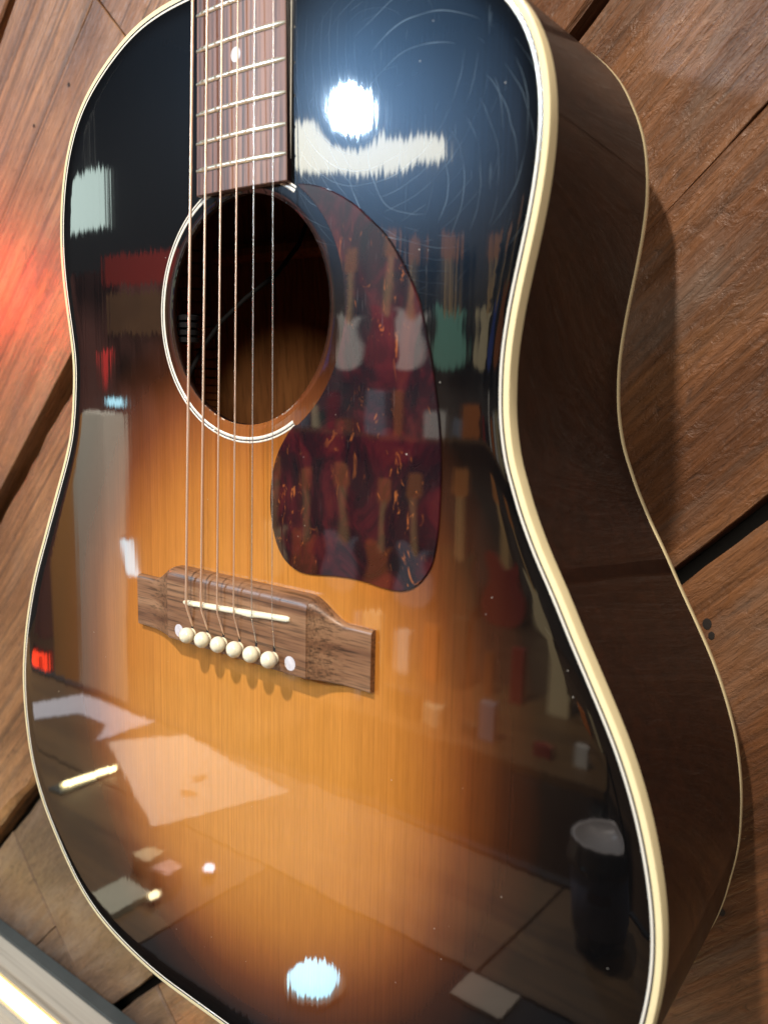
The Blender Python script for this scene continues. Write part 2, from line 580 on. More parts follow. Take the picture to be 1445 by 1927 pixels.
PL, PR, PD = MT['plank_l'], MT['plank_r'], MT['plank_shade']
k = 0
for p0, p1, q0, q1, mt, z, rg, *ch in [
    (-1420, -1150, -1900, 700, PL, -2, 2.0), (-1142, -821, -1500, 400, PL, 1, 2.0),
    (-806, -673.9, -1180, 87.6, PL, 0, .9, .5), (-673.2, -461, -1180, 87.6, PL, .3, .9, .5),
    (-806, -461, 90, 1500, PL, .6, 1.2, .6),
    (-437, -152, -1600, 140, PL, 1, 3.4, 6.5), (-437, -181, 146, 420, PR, 0, 1.6), (-437, -181, 426, 1700, PR, -1.5, 1.6),
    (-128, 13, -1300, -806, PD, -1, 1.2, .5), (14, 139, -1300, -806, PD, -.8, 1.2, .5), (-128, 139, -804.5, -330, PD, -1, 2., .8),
    (-170, -38.6, -325, 1500, PR, 0, .9, .5), (-37.9, 140, -325, 1500, PR, .2, .9, .5),
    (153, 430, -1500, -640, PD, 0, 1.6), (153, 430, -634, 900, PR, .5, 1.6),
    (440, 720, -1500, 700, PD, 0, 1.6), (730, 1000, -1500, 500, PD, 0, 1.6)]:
    k += 1
    plank(p0, p1, q0, q1, mt, z, 26, rg, ch[0] if ch else 1.8, k * 1.37)

# nail holes and small knots in the boards
for x, y, r in ((177.6, -4.2, 2.1), (180.0, -9.4, 1.5), (195, -142.8, 1.5), (-329.2, 326.2, 1.3), (-380.7, 304.6, 1.0), (-440, -150, 1.6)):
    mk('nail_hole', *lathe(x, y, WZ, [(r * 1.05, -1.), (r, .75), (r * .6, .8), (.05, .8)], 'z', 12, 1.3), MT['nail'], wall)


# ------------------------------------------------------------------ the guitar
G = thing('acoustic_guitar', 'glossy sunburst acoustic guitar with cream binding hung on the wooden wall', 'guitar', (0, -236, -60))
RR = [164.9,169.7,175.3,181.8,188.8,196.0,203.5,211.3,219.2,226.9,234.0,240.7,247.1,253.1,257.8,261.3,263.8,266.1,268.4,270.0,270.2,268.9,266.7,264.2,261.7,259.1,256.4,254.2,252.7,252.0,251.8,252.0,252.7,254.2,256.5,259.1,261.7,264.2,266.7,268.9,270.2,270.0,268.4,266.2,263.8,261.2,257.7,253.2,247.8,241.7,235.2,228.0,220.2,212.2,204.3,196.4,188.6,181.0,174.2,168.3,163.4,159.2,155.4,152.3,150.1,148.7,148.1,148.1,149.2,151.4,154.9,159.7,166.2,175.1,186.9,201.3,216.4,230.2,240.9,248.1,252.2,254.7,256.6,258.3,259.5,259.6,258.6,257.1,255.9,255.4,255.3,255.5,256.0,257.1,258.5,259.5,259.5,258.4,256.7,254.3,250.4,244.2,235.8,225.7,214.6,202.5,189.8,177.9,168.1,161.2,156.7,153.4,151.0,149.5,149.2,150.0,151.7,154.1,157.1,160.7]
RR = np.array(RR)
F = np.fft.rfft(RR)
NO = 480
Fp = np.zeros(NO // 2 + 1, complex)
Fp[:len(F)] = F
RAD = np.fft.irfft(Fp, NO) * (NO / 120)
TH = -PI + 2 * PI * np.arange(NO) / NO
OUT = np.c_[RAD * np.cos(TH), 20 + RAD * np.sin(TH)]      # inner edge of the purfling, counter-clockwise
TT = np.roll(OUT, -1, 0) - np.roll(OUT, 1, 0)
ON = np.c_[TT[:, 1], -TT[:, 0]]
ON /= np.linalg.norm(ON, axis=1)[:, None]
HC, HR = 134.3, 51.3                                         # sound hole


def off(d):
    d = np.asarray(d, float)
    return OUT + ON * (d[:, None] if d.ndim else d)


def r_at(th):
    return np.interp(th, np.r_[TH, PI], np.r_[RAD, RAD[0]])


def depth(y):
    return np.interp(y, [-235, -100, 0, 50, 100, 150, 200, 235, 275], [109, 109, 107.5, 105.3, 100.6, 96.3, 92, 89, 86])


def boff(y):
    return np.interp(y, [-235, -113, -100, -83, -67, -50, -12, 30, 130, 180, 205, 220, 235, 275], [-.8, -.5, .2, .9, 2.1, 3.2, 4.2, 4.5, 4.7, 4.2, 3.0, 1.8, 2.2, 3.5])


def edge_dist(P):
    out = np.empty(len(P))
    for a in range(0, len(P), 2000):
        q = P[a:a + 2000]
        out[a:a + 2000] = np.sqrt(((q[:, None, :] - OUT[None]) ** 2).sum(2).min(1))
    return out


def top_z(P):
    d = edge_dist(P)
    h = np.hypot(P[:, 0], P[:, 1] - HC) - HR
    z = np.where(d < 7, -.28 * ((7 - d) / 7) ** 2, 0)
    return z + np.where(h < 2.5, -.35 * ((2.5 - np.clip(h, 0, 9)) / 2.5) ** 2, 0)


# soundboard: a fine triangle mesh with the hole cut out
pts = []
for y in np.arange(-231, 276, 3.2):
    for x in np.arange(-205, 206, 3.2):
        pts.append((x + (1.6 if int(round(y / 3.2)) % 2 else 0), y))
pts = np.array(pts)
rr = np.hypot(pts[:, 0], pts[:, 1] - 20)
ok = rr < r_at(np.arctan2(pts[:, 1] - 20, pts[:, 0])) - 8.5
ok &= np.hypot(pts[:, 0], pts[:, 1] - HC) > HR + 4.5
hole = lambda r, n=180: np.array([(r * math.cos(2 * PI * i / n), HC + r * math.sin(2 * PI * i / n)) for i in range(n)])
rings_b = [OUT] + [off(-d) for d in (1.2, 2.4, 3.8, 5.4, 7.2)]
rings_h = [hole(HR)] + [hole(HR + d) for d in (.6, 1.3, 2.2, 3.2)]
allp = np.vstack(rings_b + rings_h + [pts[ok]])
edges = [(i, (i + 1) % NO) for i in range(NO)]
hb = NO * 6
edges += [(hb + i, hb + (i + 1) % 180) for i in range(180)]
res = delaunay_2d_cdt([Vector(p) for p in allp], edges, [], 0, 1e-5)
tv, tf = np.array([tuple(v) for v in res[0]]), res[2]
cen = np.array([tv[list(t)].mean(0) for t in tf])
rc = np.hypot(cen[:, 0], cen[:, 1] - 20)
good = (rc < r_at(np.arctan2(cen[:, 1] - 20, cen[:, 0])) + .02) & (np.hypot(cen[:, 0], cen[:, 1] - HC) > HR - .05)
tf = [tuple(t) for t, g in zip(tf, good) if g]
tz = top_z(tv)
top = mk('soundboard', [(x, y, z) for (x, y), z in zip(tv, tz)], tf, MT['top'], G, True)
de = edge_dist(tv)
by = np.where(tv[:, 1] < -62, 140., 168.)
ub = np.sqrt((tv[:, 0] / 130) ** 2 + ((tv[:, 1] + 62) / by) ** 2)
ub = np.maximum(ub, 1.40 - de / 58.)
wear = np.clip(1 - np.hypot((tv[:, 0] - 88) / 75, (tv[:, 1] - 205) / 85), 0, 1)
wear = np.clip(wear * 1.9, 0, 1)
rip = np.where(tv[:, 1] > 110, 1., np.where(tv[:, 1] > 0, .6, np.where(tv[:, 0] < 20, .38, .5)))
rip = np.where((np.abs(tv[:, 0] - 45) < 60) & (tv[:, 1] < -140), .9, rip)
rip = rip * np.clip(1.25 - np.clip(tv[:, 0] - 60, 0, 200) / 70 * np.clip((150 - tv[:, 1]) / 60, 0, 1), .22, 1)


def set_attr(o, name, vals):
    a = o.data.attributes.new(name, 'FLOAT', 'POINT')
    a.data.foreach_set('value', np.asarray(vals, np.float32))


set_attr(top, 'burst', ub)
set_attr(top, 'wear', wear)
set_attr(top, 'ripple', rip)
# thickness of the soundboard at the hole
mk('soundhole_edge', *loft([[(x, y, -.36) for x, y in hole(HR)], [(x, y, -.8) for x, y in hole(HR - .35)], [(x, y, -2.6) for x, y in hole(HR - .35)], [(x, y, -3.1) for x, y in hole(HR + .2)], [(x, y, -3.1) for x, y in hole(HR + 9)]]), MT['side'], G, True)

# purfling and binding, swept round the outline
def strip(name, rings, mat, smooth=True, sharp=None):
    return mk(name, *loft(rings), mat, G, smooth, sharp=sharp)


def ring_at(d, z):
    P = off(d)
    zz = np.broadcast_to(z, (NO,))
    return [(x, y, w) for (x, y), w in zip(P, zz)]


strip('purfling', [ring_at(-.02, -.30), ring_at(.02, -.25), ring_at(.92, -.30), ring_at(.95, -.36)], MT['white_line'])
strip('purfling', [ring_at(.93, -.35), ring_at(.96, -.30), ring_at(1.72, -.33), ring_at(1.75, -.42)], MT['black_line'])
bind = [(1.7, -.40), (1.74, -.34), (3.65, -.44), (3.98, -.58), (4.1, -.9), (4.14, -6.1), (4.0, -6.3)]
strip('binding', [ring_at(a, b) for a, b in bind], MT['cream'], True, 24)
DEP = depth(OUT[:, 1])
BOF = boff(OUT[:, 1])
sides = []
for t in np.linspace(0, 1, 9):
    z = -6.2 + t * (-(DEP - 4.1) + 6.2)
    d = 4.05 + (BOF - 4.05) * (t ** 1.1)
    sides.append(ring_at(d, z))
strip('side', sides, MT['side'])
strip('back_binding', [ring_at(BOF - .1, -(DEP - 4.3)), ring_at(BOF + .06, -(DEP - 4.1)), ring_at(BOF + .06, -(DEP - .6)), ring_at(BOF - .5, -DEP), ring_at(BOF - 2.6, -DEP - .2)], MT['cream'])
# back plate (slightly arched), inner lining
brings = []
for s_, arch in ((1., 0), (.85, 2.2), (.6, 4), (.3, 5.2), (.02, 5.8)):
    P = off(BOF - 2.5)
    brings.append([(x * s_, 20 + (y - 20) * s_, -(depth(20 + (y - 20) * s_)) - .2 - arch) for x, y in P])
mk('back_plate', *loft(brings), MT['back'], G, True)
brings = [[(x, y, z + 3.2) for x, y, z in r] for r in brings]
mk('inner_back', *loft(brings), MT['inside'], G, True)
strip('inner_side', [ring_at(1.4, -4), ring_at(1.4, -50), ring_at(BOF - 2.6, -(DEP - 3))], MT['inside'])
mk('inner_top', *loft([[(x, y, -3.2) for x, y in off(1.4)], [((HR + 9) * math.cos(t), HC + (HR + 9) * math.sin(t), -3.25) for t in TH]]), MT['inside'], G)
# back braces seen through the hole
for yb in (60, 178):
    mk('back_brace', *bbox(-120, 120, yb - 5, yb + 5, -depth(yb) + 1, -depth(yb) + 12, 3), MT['inside'], G)
mk('back_strip', *bbox(-9, 9, -220, 260, -112, -94, 1), MT['inside'], G)
# kerfed lining along the bass side, block by block
lin = off(-1.2)
for i in range(0, NO):
    x, y = lin[i]
    if x < -100 and 40 < y < 190 and i % 2 == 0:
        n = ON[i]; t = np.array((-n[1], n[0])); z0 = -depth(y) + 3.5
        w = np.linalg.norm(OUT[(i + 1) % NO] - OUT[i]) * .84
        a = np.array((x, y)) - t * w; b = np.array((x, y)) + t * w
        c = a - n * 7; d = b - n * 7
        mk('kerf_block', [(*a, z0), (*b, z0), (*d, z0), (*c, z0), (*a, z0 + 14), (*b, z0 + 14), (*(d + n * 5), z0 + 13), (*(c + n * 5), z0 + 13)],
           [(0, 1, 2, 3), (4, 5, 6, 7), (0, 1, 5, 4), (1, 2, 6, 5), (2, 3, 7, 6), (3, 0, 4, 7)], MT['inside'], G)

# rosette rings, stopping under the pickguard
def annulus(r0, r1, z, a0, a1, n=150):
    A = np.radians(np.linspace(a0, a1, n))
    f = lambda r, zz: [(r * math.cos(a), HC + r * math.sin(a), zz) for a in A]
    return loft([f(r0, z - .12), f(r0 + .05, z), f(r1 - .05, z), f(r1, z - .12)], False)


mk('rosette_ring', *annulus(56.9, 58.4, .07, 57.5, 302.5), MT['white_line'], G, True)
mk('rosette_ring', *annulus(58.4, 58.9, .06, 57.5, 302.5), MT['black_line'], G, True)
mk('rosette_ring', *annulus(58.9, 59.75, .07, 57.5, 302.5), MT['white_line'], G, True)

# pickguard
PG = [(34.1,185.4),(44.1,183.5),(53.9,179.8),(64.5,173.9),(72.6,167.6),(80.5,161.0),(87.3,152.6),(92.9,143.9),(97.4,135.4),(100.8,125.4),(103.8,113.7),(106.3,102.1),(108.8,88.7),(110.2,73.5),(110.4,60.7),(109.9,46.5),(108.2,35.3),(105.6,29.2),(101.1,23.7),(95.5,20.4),(89.7,19.2),(82.8,19.3),(74.6,20.2),(65.9,20.6),(56.9,20.2),(49.2,19.4),(42.2,18.7),(35.7,19.0),(29.9,21.1),(24.9,24.9),(21.1,31.0),(18.5,39.2),(17.3,48.2),(17.9,57.4),(19.8,65.9),(22.9,73.0),(27.0,78.9),(31.2,83.6)]
a0, a1 = math.atan2(83.6 - HC, 31.2), math.atan2(185.4 - HC, 34.1)
PG += [(60.3 * math.cos(a), HC + 60.3 * math.sin(a)) for a in np.linspace(a0 + .05, a1 - .03, 40)]
PG = np.array(PG)
def resample(P, n):
    Q = np.vstack([P, P[:1]])
    s = np.r_[0, np.cumsum(np.linalg.norm(np.diff(Q, axis=0), axis=1))]
    # Catmull-Rom through the closed polygon, evaluated densely
    out = []
    m = len(P)
    for i in range(m):
        p0, p1, p2, p3 = P[i - 1], P[i], P[(i + 1) % m], P[(i + 2) % m]
        for t in (0, .25, .5, .75):
            out.append(.5 * ((2 * p1) + (-p0 + p2) * t + (2 * p0 - 5 * p1 + 4 * p2 - p3) * t * t + (-p0 + 3 * p1 - 3 * p2 + p3) * t ** 3))
    return np.array(out)


PGs = resample(PG, 0)
guard = mk('pickguard', *prism(PGs, .03, .85, .35), MT['tortoise'], G)
set_attr(guard, 'wear', [np.clip((v.co.z * 1000 - 236 - 60) / 60, 0.1, 1) for v in guard.data.vertices])

# fingerboard, frets, dots
def hw(y):
    return 28.8 - (y - 195) * 7.5 / 430


def bz(x, y):
    return 2.7 + 1.36 * (1 - (x / hw(y)) ** 2)


ys = [186.9, 187.3] + list(np.linspace(200, 628, 20))
xsn = np.linspace(-1, 1, 17)
rings = []
for y in ys:
    w = hw(y)
    inset = .4 if y < 187 else 0
    zb = 0.02 if y < 272 else -2.
    r = [(-w, y, zb), (-w, y, 2.45)] + [((w - .25) * s, y, bz((w - .25) * s, y) - inset) for s in xsn] + [(w, y, 2.45), (w, y, zb)]
    rings.append(r)
nb = len(rings[0])
v, f = loft(rings, False, True, True)
mk('fingerboard', v, f, MT['rosew_z'], G, True, sharp=35)
for s in (-1, 1):
    mk('fingerboard_side', *loft([[(s * (hw(y) + .05), y, .03 if y < 272 else -2) for y in (187.1, 272, 272.1, 628)], [(s * (hw(y) + .05), y, 2.4) for y in (187.1, 272, 272.1, 628)], [(s * (hw(y) - .3), y, 2.75) for y in (187.1, 272, 272.1, 628)]], False), MT['board_side'], G)
    mk('fingerboard_glue_line', *box(s * hw(230) - .35 + s * 2.0 - (.62 if s > 0 else -.62) * 2.2, s * hw(230) + .0 + s * 2.0 - (.62 if s > 0 else -.62) * 2.2, 190, 272, .01, .22), MT['white_line'], G)
for n in range(1, 21):
    y = 628.65 / 2 ** (n / 12)
    w = hw(y)
    rings = []
    for s in np.linspace(-1, 1, 15):
        x = s * (w - .15)
        z0 = bz(x, y)
        ends = 1. if abs(s) < .99 else .55
        rings.append([(x, y + 1.15 * math.cos(a) * ends, z0 - .1 + (1.0 * ends) * math.sin(a)) for a in np.linspace(0, PI, 9)])
    mk('fret', *loft(rings, False, True, True), MT['nickel'], G, True, sharp=60)
def frety(n):
    return 628.65 / 2 ** (n / 12)
for n, xo in ((17, -.8), (15, 0), (12, -9), (12, 9), (9, 0), (7, 0), (5, 0), (3, 0)):
    y = (frety(n) + frety(n - 1)) / 2
    mk('position_dot', *lathe(xo, y, bz(xo, y) - .5, [(3.1, 0), (3.1, .53), (2.9, .56), (.01, .57)], 'z', 28), MT['pearl'], G)
mk('nut', *bbox(-22, 22, 628, 633, 0, 7, 1), MT['ivory'], G)

# neck, heel and headstock above the frame
rings = []
for y, dd, wz in [(268, 84, .5), (276, 80, .62), (290, 42, .8), (310, 24, 1), (420, 20, 1), (560, 18.5, 1), (630, 17.5, 1), (650, 12, 1.05)]:
    w = hw(min(y, 628)) - .2
    rings.append([(w * math.cos(a), y, -2.0 - dd * (math.sin(a) ** .8 if math.sin(a) > 0 else 0)) for a in np.linspace(0, PI, 17)] + [(-w * .5, y, -1.9), (w * .5, y, -1.9)])
mk('neck', *loft(rings, True, True, True), MT['neck'], G, True, sharp=50)
hs = [(-22, 632), (22, 632), (26, 650), (36, 668), (38, 700), (35, 800), (28, 808), (10, 802), (0, 806), (-10, 802), (-28, 808), (-35, 800), (-38, 700), (-36, 668), (-26, 650)]
v, f = prism(hs, 0, 14, 1)
v = [(x, y, z - 14 - (y - 632) * .26) for x, y, z in v]
mk('headstock', v, f, MT['black_plastic'], G)
pegs = []
for s in (-1, 1):
    for i in range(3):
        y = 690 + i * 40
        zc = -(y - 632) * .26
        pegs.append((s * 22, y, zc))
        t = mk('tuner', *merge(lathe(s * 22, y, zc, [(3, -1), (3, 9), (2.2, 10), (.1, 10)], 'z', 16), lathe(s * 36, y, zc - 18, [(2, 0), (2, s * 10)], 'x', 12)), MT['nickel'], G, True, sharp=40)
        mk('tuner_button', *lathe(s * 46, y, zc - 18, [(.1, 0), (5, 0), (7, s * 5), (5, s * 11), (.1, s * 11)], 'x', 20, 1.4), MT['ivory'], t, True)

# bridge
def bh(x):
    a = abs(x)
    if a <= 47.6:
        return 8.5
    s = min(1, (a - 47.6) / 24)
    return 3.0 + 5.2 * (1 - s) ** 2.1


def byt(x):
    a = abs(x)
    s = min(1, max(0, (a - 44) / 22))
    s = s * s * (3 - 2 * s)
    return 10.2 - 9.6 * s


xs = list(np.linspace(-79.5, -47.7, 26)) + [-47.55] + list(np.linspace(-46, 46, 30)) + [47.55] + list(np.linspace(47.7, 79.5, 26))
rings = []
for x in xs:
    h, yt, yb = bh(x), byt(x), -26.4
    R1, R2 = min(5.2, h * .62), .8
    prof = [(yt, 0), (yt, h - R1)]
    for a in np.linspace(0, PI / 2, 8)[1:]:
        prof.append((yt - R1 * (1 - math.cos(a)), h - R1 + R1 * math.sin(a)))
    for t in np.linspace(.12, .88, 8):
        prof.append((yt - R1 + (yb + R2 - yt + R1) * t, h))
    for a in np.linspace(PI / 2, 0, 4):
        prof.append((yb + R2 * (1 - math.cos(a)), h - R2 + R2 * math.sin(a)))
    prof.append((yb, 0))
    rings.append([(x, y, z) for y, z in prof])
v, f = loft(rings, False, True, True)
brg = mk('bridge', v, f, MT['rosew_x'], G, True, sharp=28)
set_attr(brg, 'scoop', [math.exp(-((abs(q.co.x * 1000) - 49) / 9) ** 2) if abs(q.co.x * 1000) > 47.6 else 0 for q in brg.data.vertices])
A, B = Vector((-34.4, -5.7, 0)), Vector((37.9, -1.0, 0))
t = (B - A).normalized(); nn = Vector((-t.y, t.x, 0))
rings = []
for s in np.linspace(0, 1, 40):
    p = A.lerp(B, s)
    e = 1 if .015 < s < .985 else .6
    sh = .55 * math.exp(-((s - .66) / .06) ** 2)
    cr = 9.6 + 1.0 * (1 - ((s - .5) * 2) ** 2)
    rings.append([tuple(p + nn * (1.45 * e * math.cos(a) - sh * (1 if math.cos(a) < 0 else 0)) + Vector((0, 0, 7 if math.sin(a) < -.1 else (cr - .9 * (1 - e) - 8.2) * max(0, math.sin(a)) ** .6 + 8.2))) for a in np.linspace(-PI, PI, 17)[:-1]])
mk('saddle', *loft(rings, True, True, True), MT['ivory'], G, True, sharp=50)
PINX = [-28.4, -17.2, -5.7, 5.5, 16.6, 28.2]
for x in PINX:
    pr = [(2.7, 8.2), (2.9, 8.6), (2.9, 9.2), (2.4, 9.5)] + [(3.95 * math.cos(a), 12.0 + 3.65 * math.sin(a)) for a in np.linspace(-.85, PI / 2 - .02, 14)]
    mk('bridge_pin', *lathe(x, -20.7, 0, pr, 'z', 28), MT['ivory'], G, True)
for x in PINX:
    mk('string_slot', *lathe(x, -16.8, 8.3, [(.8, 0), (.8, .24), (.01, .25)], 'z', 14, 2.6), MT['hole_black'], G)
for x in (-38.6, 38.0):
    mk('pearl_dot', *lathe(x, -21.1, 8.3, [(3.3, 0), (3.3, .24), (3.1, .27), (.01, .28)], 'z', 28), MT['pearl'], G)

# strings
SA = [(-29.2, -4.8), (-18.4, -4.6), (-7.0, -4.3), (4.3, -3.6), (16.2, -3.6), (29.3, -1.6)]
SB = [(-25.0, 269.3), (-15.4, 267), (-6, 264.8), (3.8, 262.4), (13.8, 260), (24.7, 257.4)]
SR = [.66, .54, .44, .35, .22, .17]
for i in range(6):
    (xa, ya), (xb, yb) = SA[i], SB[i]
    za, zb = 10.8, 6.4
    r = SR[i]
    P = [(PINX[i] + .2, -16.6, 8.2), (PINX[i] + .15 + (xa - PINX[i]) * .15, -14.5, 8.9), (xa + (PINX[i] - xa) * .22, ya - 3, za - .55 + r), (xa + (PINX[i] - xa) * .06, ya - .9, za - .1 + r), (xa, ya + .6, za + r)]
    for y in np.linspace(ya + 3, 629, 60):
        s = (y - ya) / (yb - ya)
        P.append((xa + (xb - xa) * s, y, za + (zb - za) * s + r - (.6 if y > 620 else 0)))
    px, py, pz = pegs[i if i < 3 else 8 - i]
    P.append((px * .92, py, pz + 6))
    o = mk('string', *tube(P, r, 10), MT['bronze'] if i < 4 else MT['steel'], G, True)

# pickup thumbwheel and lead inside the hole
kn = []
for i in range(4):
    kn.append(lathe(-51.5, 121 + i * 3.6, -10, [(4.2, 0), (5.6, .6), (5.6, 2.6), (4.2, 3.3)], 'y', 22))
mk('pickup_wheel', *merge(*kn), MT['black_plastic'], G, True, sharp=50)
cab = [(-58, 96, -12), (-57, 108, -16), (-54.5, 120, -22), (-50, 133, -30), (-44, 146, -42), (-37, 160, -58), (-33, 176, -70), (-31, 196, -78), (-30, 225, -84)]
cc = []
for i in range(len(cab) - 1):
    for s in (0, .34, .67):
        cc.append(tuple(np.array(cab[i]) * (1 - s) + np.array(cab[i + 1]) * s))
mk('pickup_lead', *tube(cc, 1.2, 8), MT['hole_black'], G, True)

# hanger holding the headstock
hg = thing('guitar_hanger', 'black padded yoke hanger holding the sunburst guitar by its headstock', 'hanger', (0, 660, -125))
mk('yoke', *tube([(-34, 646, 6), (-34, 645, -40), (-20, 643, -60), (0, 642, -64), (20, 643, -60), (34, 645, -40), (34, 646, 6)], 5, 10), MT['black_plastic'], hg, True)
mk('wall_plate', *bbox(-25, 25, 610, 690, -125, -112, 2), MT['black_plastic'], hg)
mk('arm', *tube([(0, 642, -62), (0, 645, -115)], 6, 10), MT['nickel'], hg, True)

# ------------------------------------------------------------------ shelf below, with its light strip
sh = thing('wall_shelf', 'grey wood-grain shelf with a dark rear trim and glowing warm light strip', 'shelf', (-300, -470, -60))
SY = -447
mk('shelf_board', *box(-1100, 500, SY - 30, SY, -113, 60), MT['grey_board'], sh)
mk('rear_trim', *box(-1100, 500, SY - 30, SY + 3, -124.5, -113.3), MT['dark_trim'], sh)
chn = mk('light_channel', *merge(box(-1100, 500, SY + .2, SY + 5, -84.5, -82), box(-1100, 500, SY + .2, SY + 2, -81.8, -64)), MT['grey_board'], sh)  # rear lip added to keep the strip light off the wall
mk('light_strip', *box(-1100, 500, SY + 2.2, SY + 4.5, -80, -67), MT['led'], chn)

# ------------------------------------------------------------------ the shop in front of the guitar, seen only as reflections in its lacquer
FLOOR = -1500
MT['floor'] = wood('dark_floor_boards', [(.05, .03, .018), (.08, .048, .028), (.11, .068, .04)], 0, .4, 0, 30, 60, .0004, .3)
MT['counter'] = wood('brown_counter_wood', [(.075, .040, .014), (.115, .062, .022), (.155, .088, .033)], 0, .5, 0, 25, 120, .0002, .35)
MT['ceil'] = plain('black_ceiling', (.012, .014, .018), .9)
MT['shopwall'] = plain('dark_slat_wall', (.055, .048, .042), .7, vary=.3, scale=6)
MT['redwall'] = plain('dark_red_wall', (.075, .022, .018), .7, vary=.4, scale=3)
reg(mk('floor', *box(-5200, 2500, FLOOR - 20, FLOOR, -100, 5200), MT['floor']), kind='structure')
reg(mk('ceiling', *box(-5200, 2500, 2600, 2620, -100, 5200), MT['ceil']), kind='structure')
reg(mk('wall_opposite', *box(-5200, 2500, FLOOR, 2600, 5060, 5200), MT['shopwall']), kind='structure')
reg(mk('wall_left', *box(-5300, -5210, FLOOR, 2600, -100, 5200), MT['ceil']), kind='structure')
MT['creamwall'] = emit('cream_fascia_glow', (1, .93, .72), 15)  # fascia board given its own glow to read bright in reflections
bh_ = mk('glowing_fascia', [(-5150, 1890, 4950), (-3900, 1700, 4950), (-3320, 1760, 4950), (-3340, 1880, 4950), (-4000, 1960, 4950), (-4200, 2160, 4950), (-5150, 2180, 4950)] + [(-5150, 1890, 5050), (-3900, 1700, 5050), (-3320, 1760, 5050), (-3340, 1880, 5050), (-4000, 1960, 5050), (-4200, 2160, 5050), (-5150, 2180, 5050)],
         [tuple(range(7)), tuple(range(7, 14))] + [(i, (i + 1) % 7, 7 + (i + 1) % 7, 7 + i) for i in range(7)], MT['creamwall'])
reg(bh_, 'cream fascia board with added glow mirrored below the bright lamp in the upper bout', 'sign')

# pendant lamp mirrored in the upper bout; the light source sits in its mouth
pl = thing('pendant_lamp', 'bright white pendant lamp mirrored beside the fingerboard', 'lamp', (-2115, 2600, 2560))
ax = (V(0, 60, 0) - LAMP).normalized()
def cone(loc, axis, prof, seg=28):
    a = axis.cross(Vector((0, 0, 1))).normalized(); b = axis.cross(a)
    rings = [[loc + axis * h + (a * math.cos(2 * PI * k / seg) + b * math.sin(2 * PI * k / seg)) * r for k in range(seg)] for r, h in prof]
    return loft(rings, True, False, False)
mk('lamp_shade', *cone(LAMP, ax, [(.15, .03), (.145, -.01), (.12, -.10), (.05, -.17), (.01, -.18)]), MT['black_plastic'], pl, True, world=True)
mk('lamp_rod', *tube([(-2115 - 60, 1330, 2620), (-2175, 2600, 2620)], 8, 8), MT['black_plastic'], pl)
lamp_light.parent = pl
lamp_light.location = LAMP - ROOT[pl.name]
kl = thing('spot_lamp', 'black ceiling spot lamp shining down onto the sunburst guitar', 'lamp', (60, 2600, 1000))
ax2 = (V(60, 0, 0) - KEY).normalized()
mk('lamp_shade', *cone(KEY, ax2, [(.05, .02), (.05, -.12), (.01, -.13)]), MT['black_plastic'], kl, True, world=True)
mk('lamp_rod', *tube([(60, 1420, 1060), (60, 2600, 1060)], 7, 8), MT['black_plastic'], kl)
key_light.parent = kl
key_light.location = KEY - ROOT[kl.name]

fl_ = thing('added_fill_lamp', 'added wide fill disc lamp hung to the right of the guitar', 'lamp', (1500, 2600, 2000))
mk('lamp_shade', *cone(V(1500, 1500, 2000), (V(100, 0, 0) - V(1500, 1500, 2000)).normalized(), [(.37, .01), (.36, -.05), (.05, -.10), (.01, -.10)]), MT['black_plastic'], fl_, True, world=True)
mk('lamp_rod', *tube([(1560, 1570, 2080), (1560, 2600, 2080)], 8, 8), MT['black_plastic'], fl_)
fill_light.parent = fl_
fill_light.location = V(1500, 1500, 2000) - ROOT[fl_.name]

# electric guitars hung in rows on the opposite wall
BODY = [(-40, 430), (-70, 455), (-118, 470), (-135, 440), (-120, 380), (-105, 320), (-112, 260), (-145, 190), (-160, 110), (-140, 40), (-90, 5), (0, -5), (80, 5), (135, 45), (158, 115), (148, 190), (118, 250), (108, 310), (120, 360), (140, 410), (128, 430), (95, 420), (60, 385), (35, 370), (0, 372)]
GUARDP = [(-60, 400), (-70, 330), (-60, 250), (-20, 190), (30, 110), (90, 60), (105, 90), (70, 180), (85, 260), (90, 330), (40, 350), (0, 352)]
body_cols = {'white': (.75, .74, .70), 'seafoam green': (.22, .50, .40), 'red': (.22, .02, .02), 'sunburst brown': (.28, .10, .03), 'black': (.015, .015, .02), 'orange': (.55, .17, .04), 'blue': (.05, .09, .35), 'dark green': (.03, .07, .045), 'cream': (.68, .58, .36), 'grey blue': (.22, .27, .34)}
bm_ = {k: plain(k.replace(' ', '_') + '_paint', c, .25, coat=.8, vary=.05, scale=8) for k, c in body_cols.items()}
MT['maple'] = plain('maple_neck', (.50, .33, .15), .35, vary=.12, scale=20)
MT['head'] = plain('orange_headstock', (.50, .20, .06), .35, vary=.15, scale=20)
rj = random.Random(3)
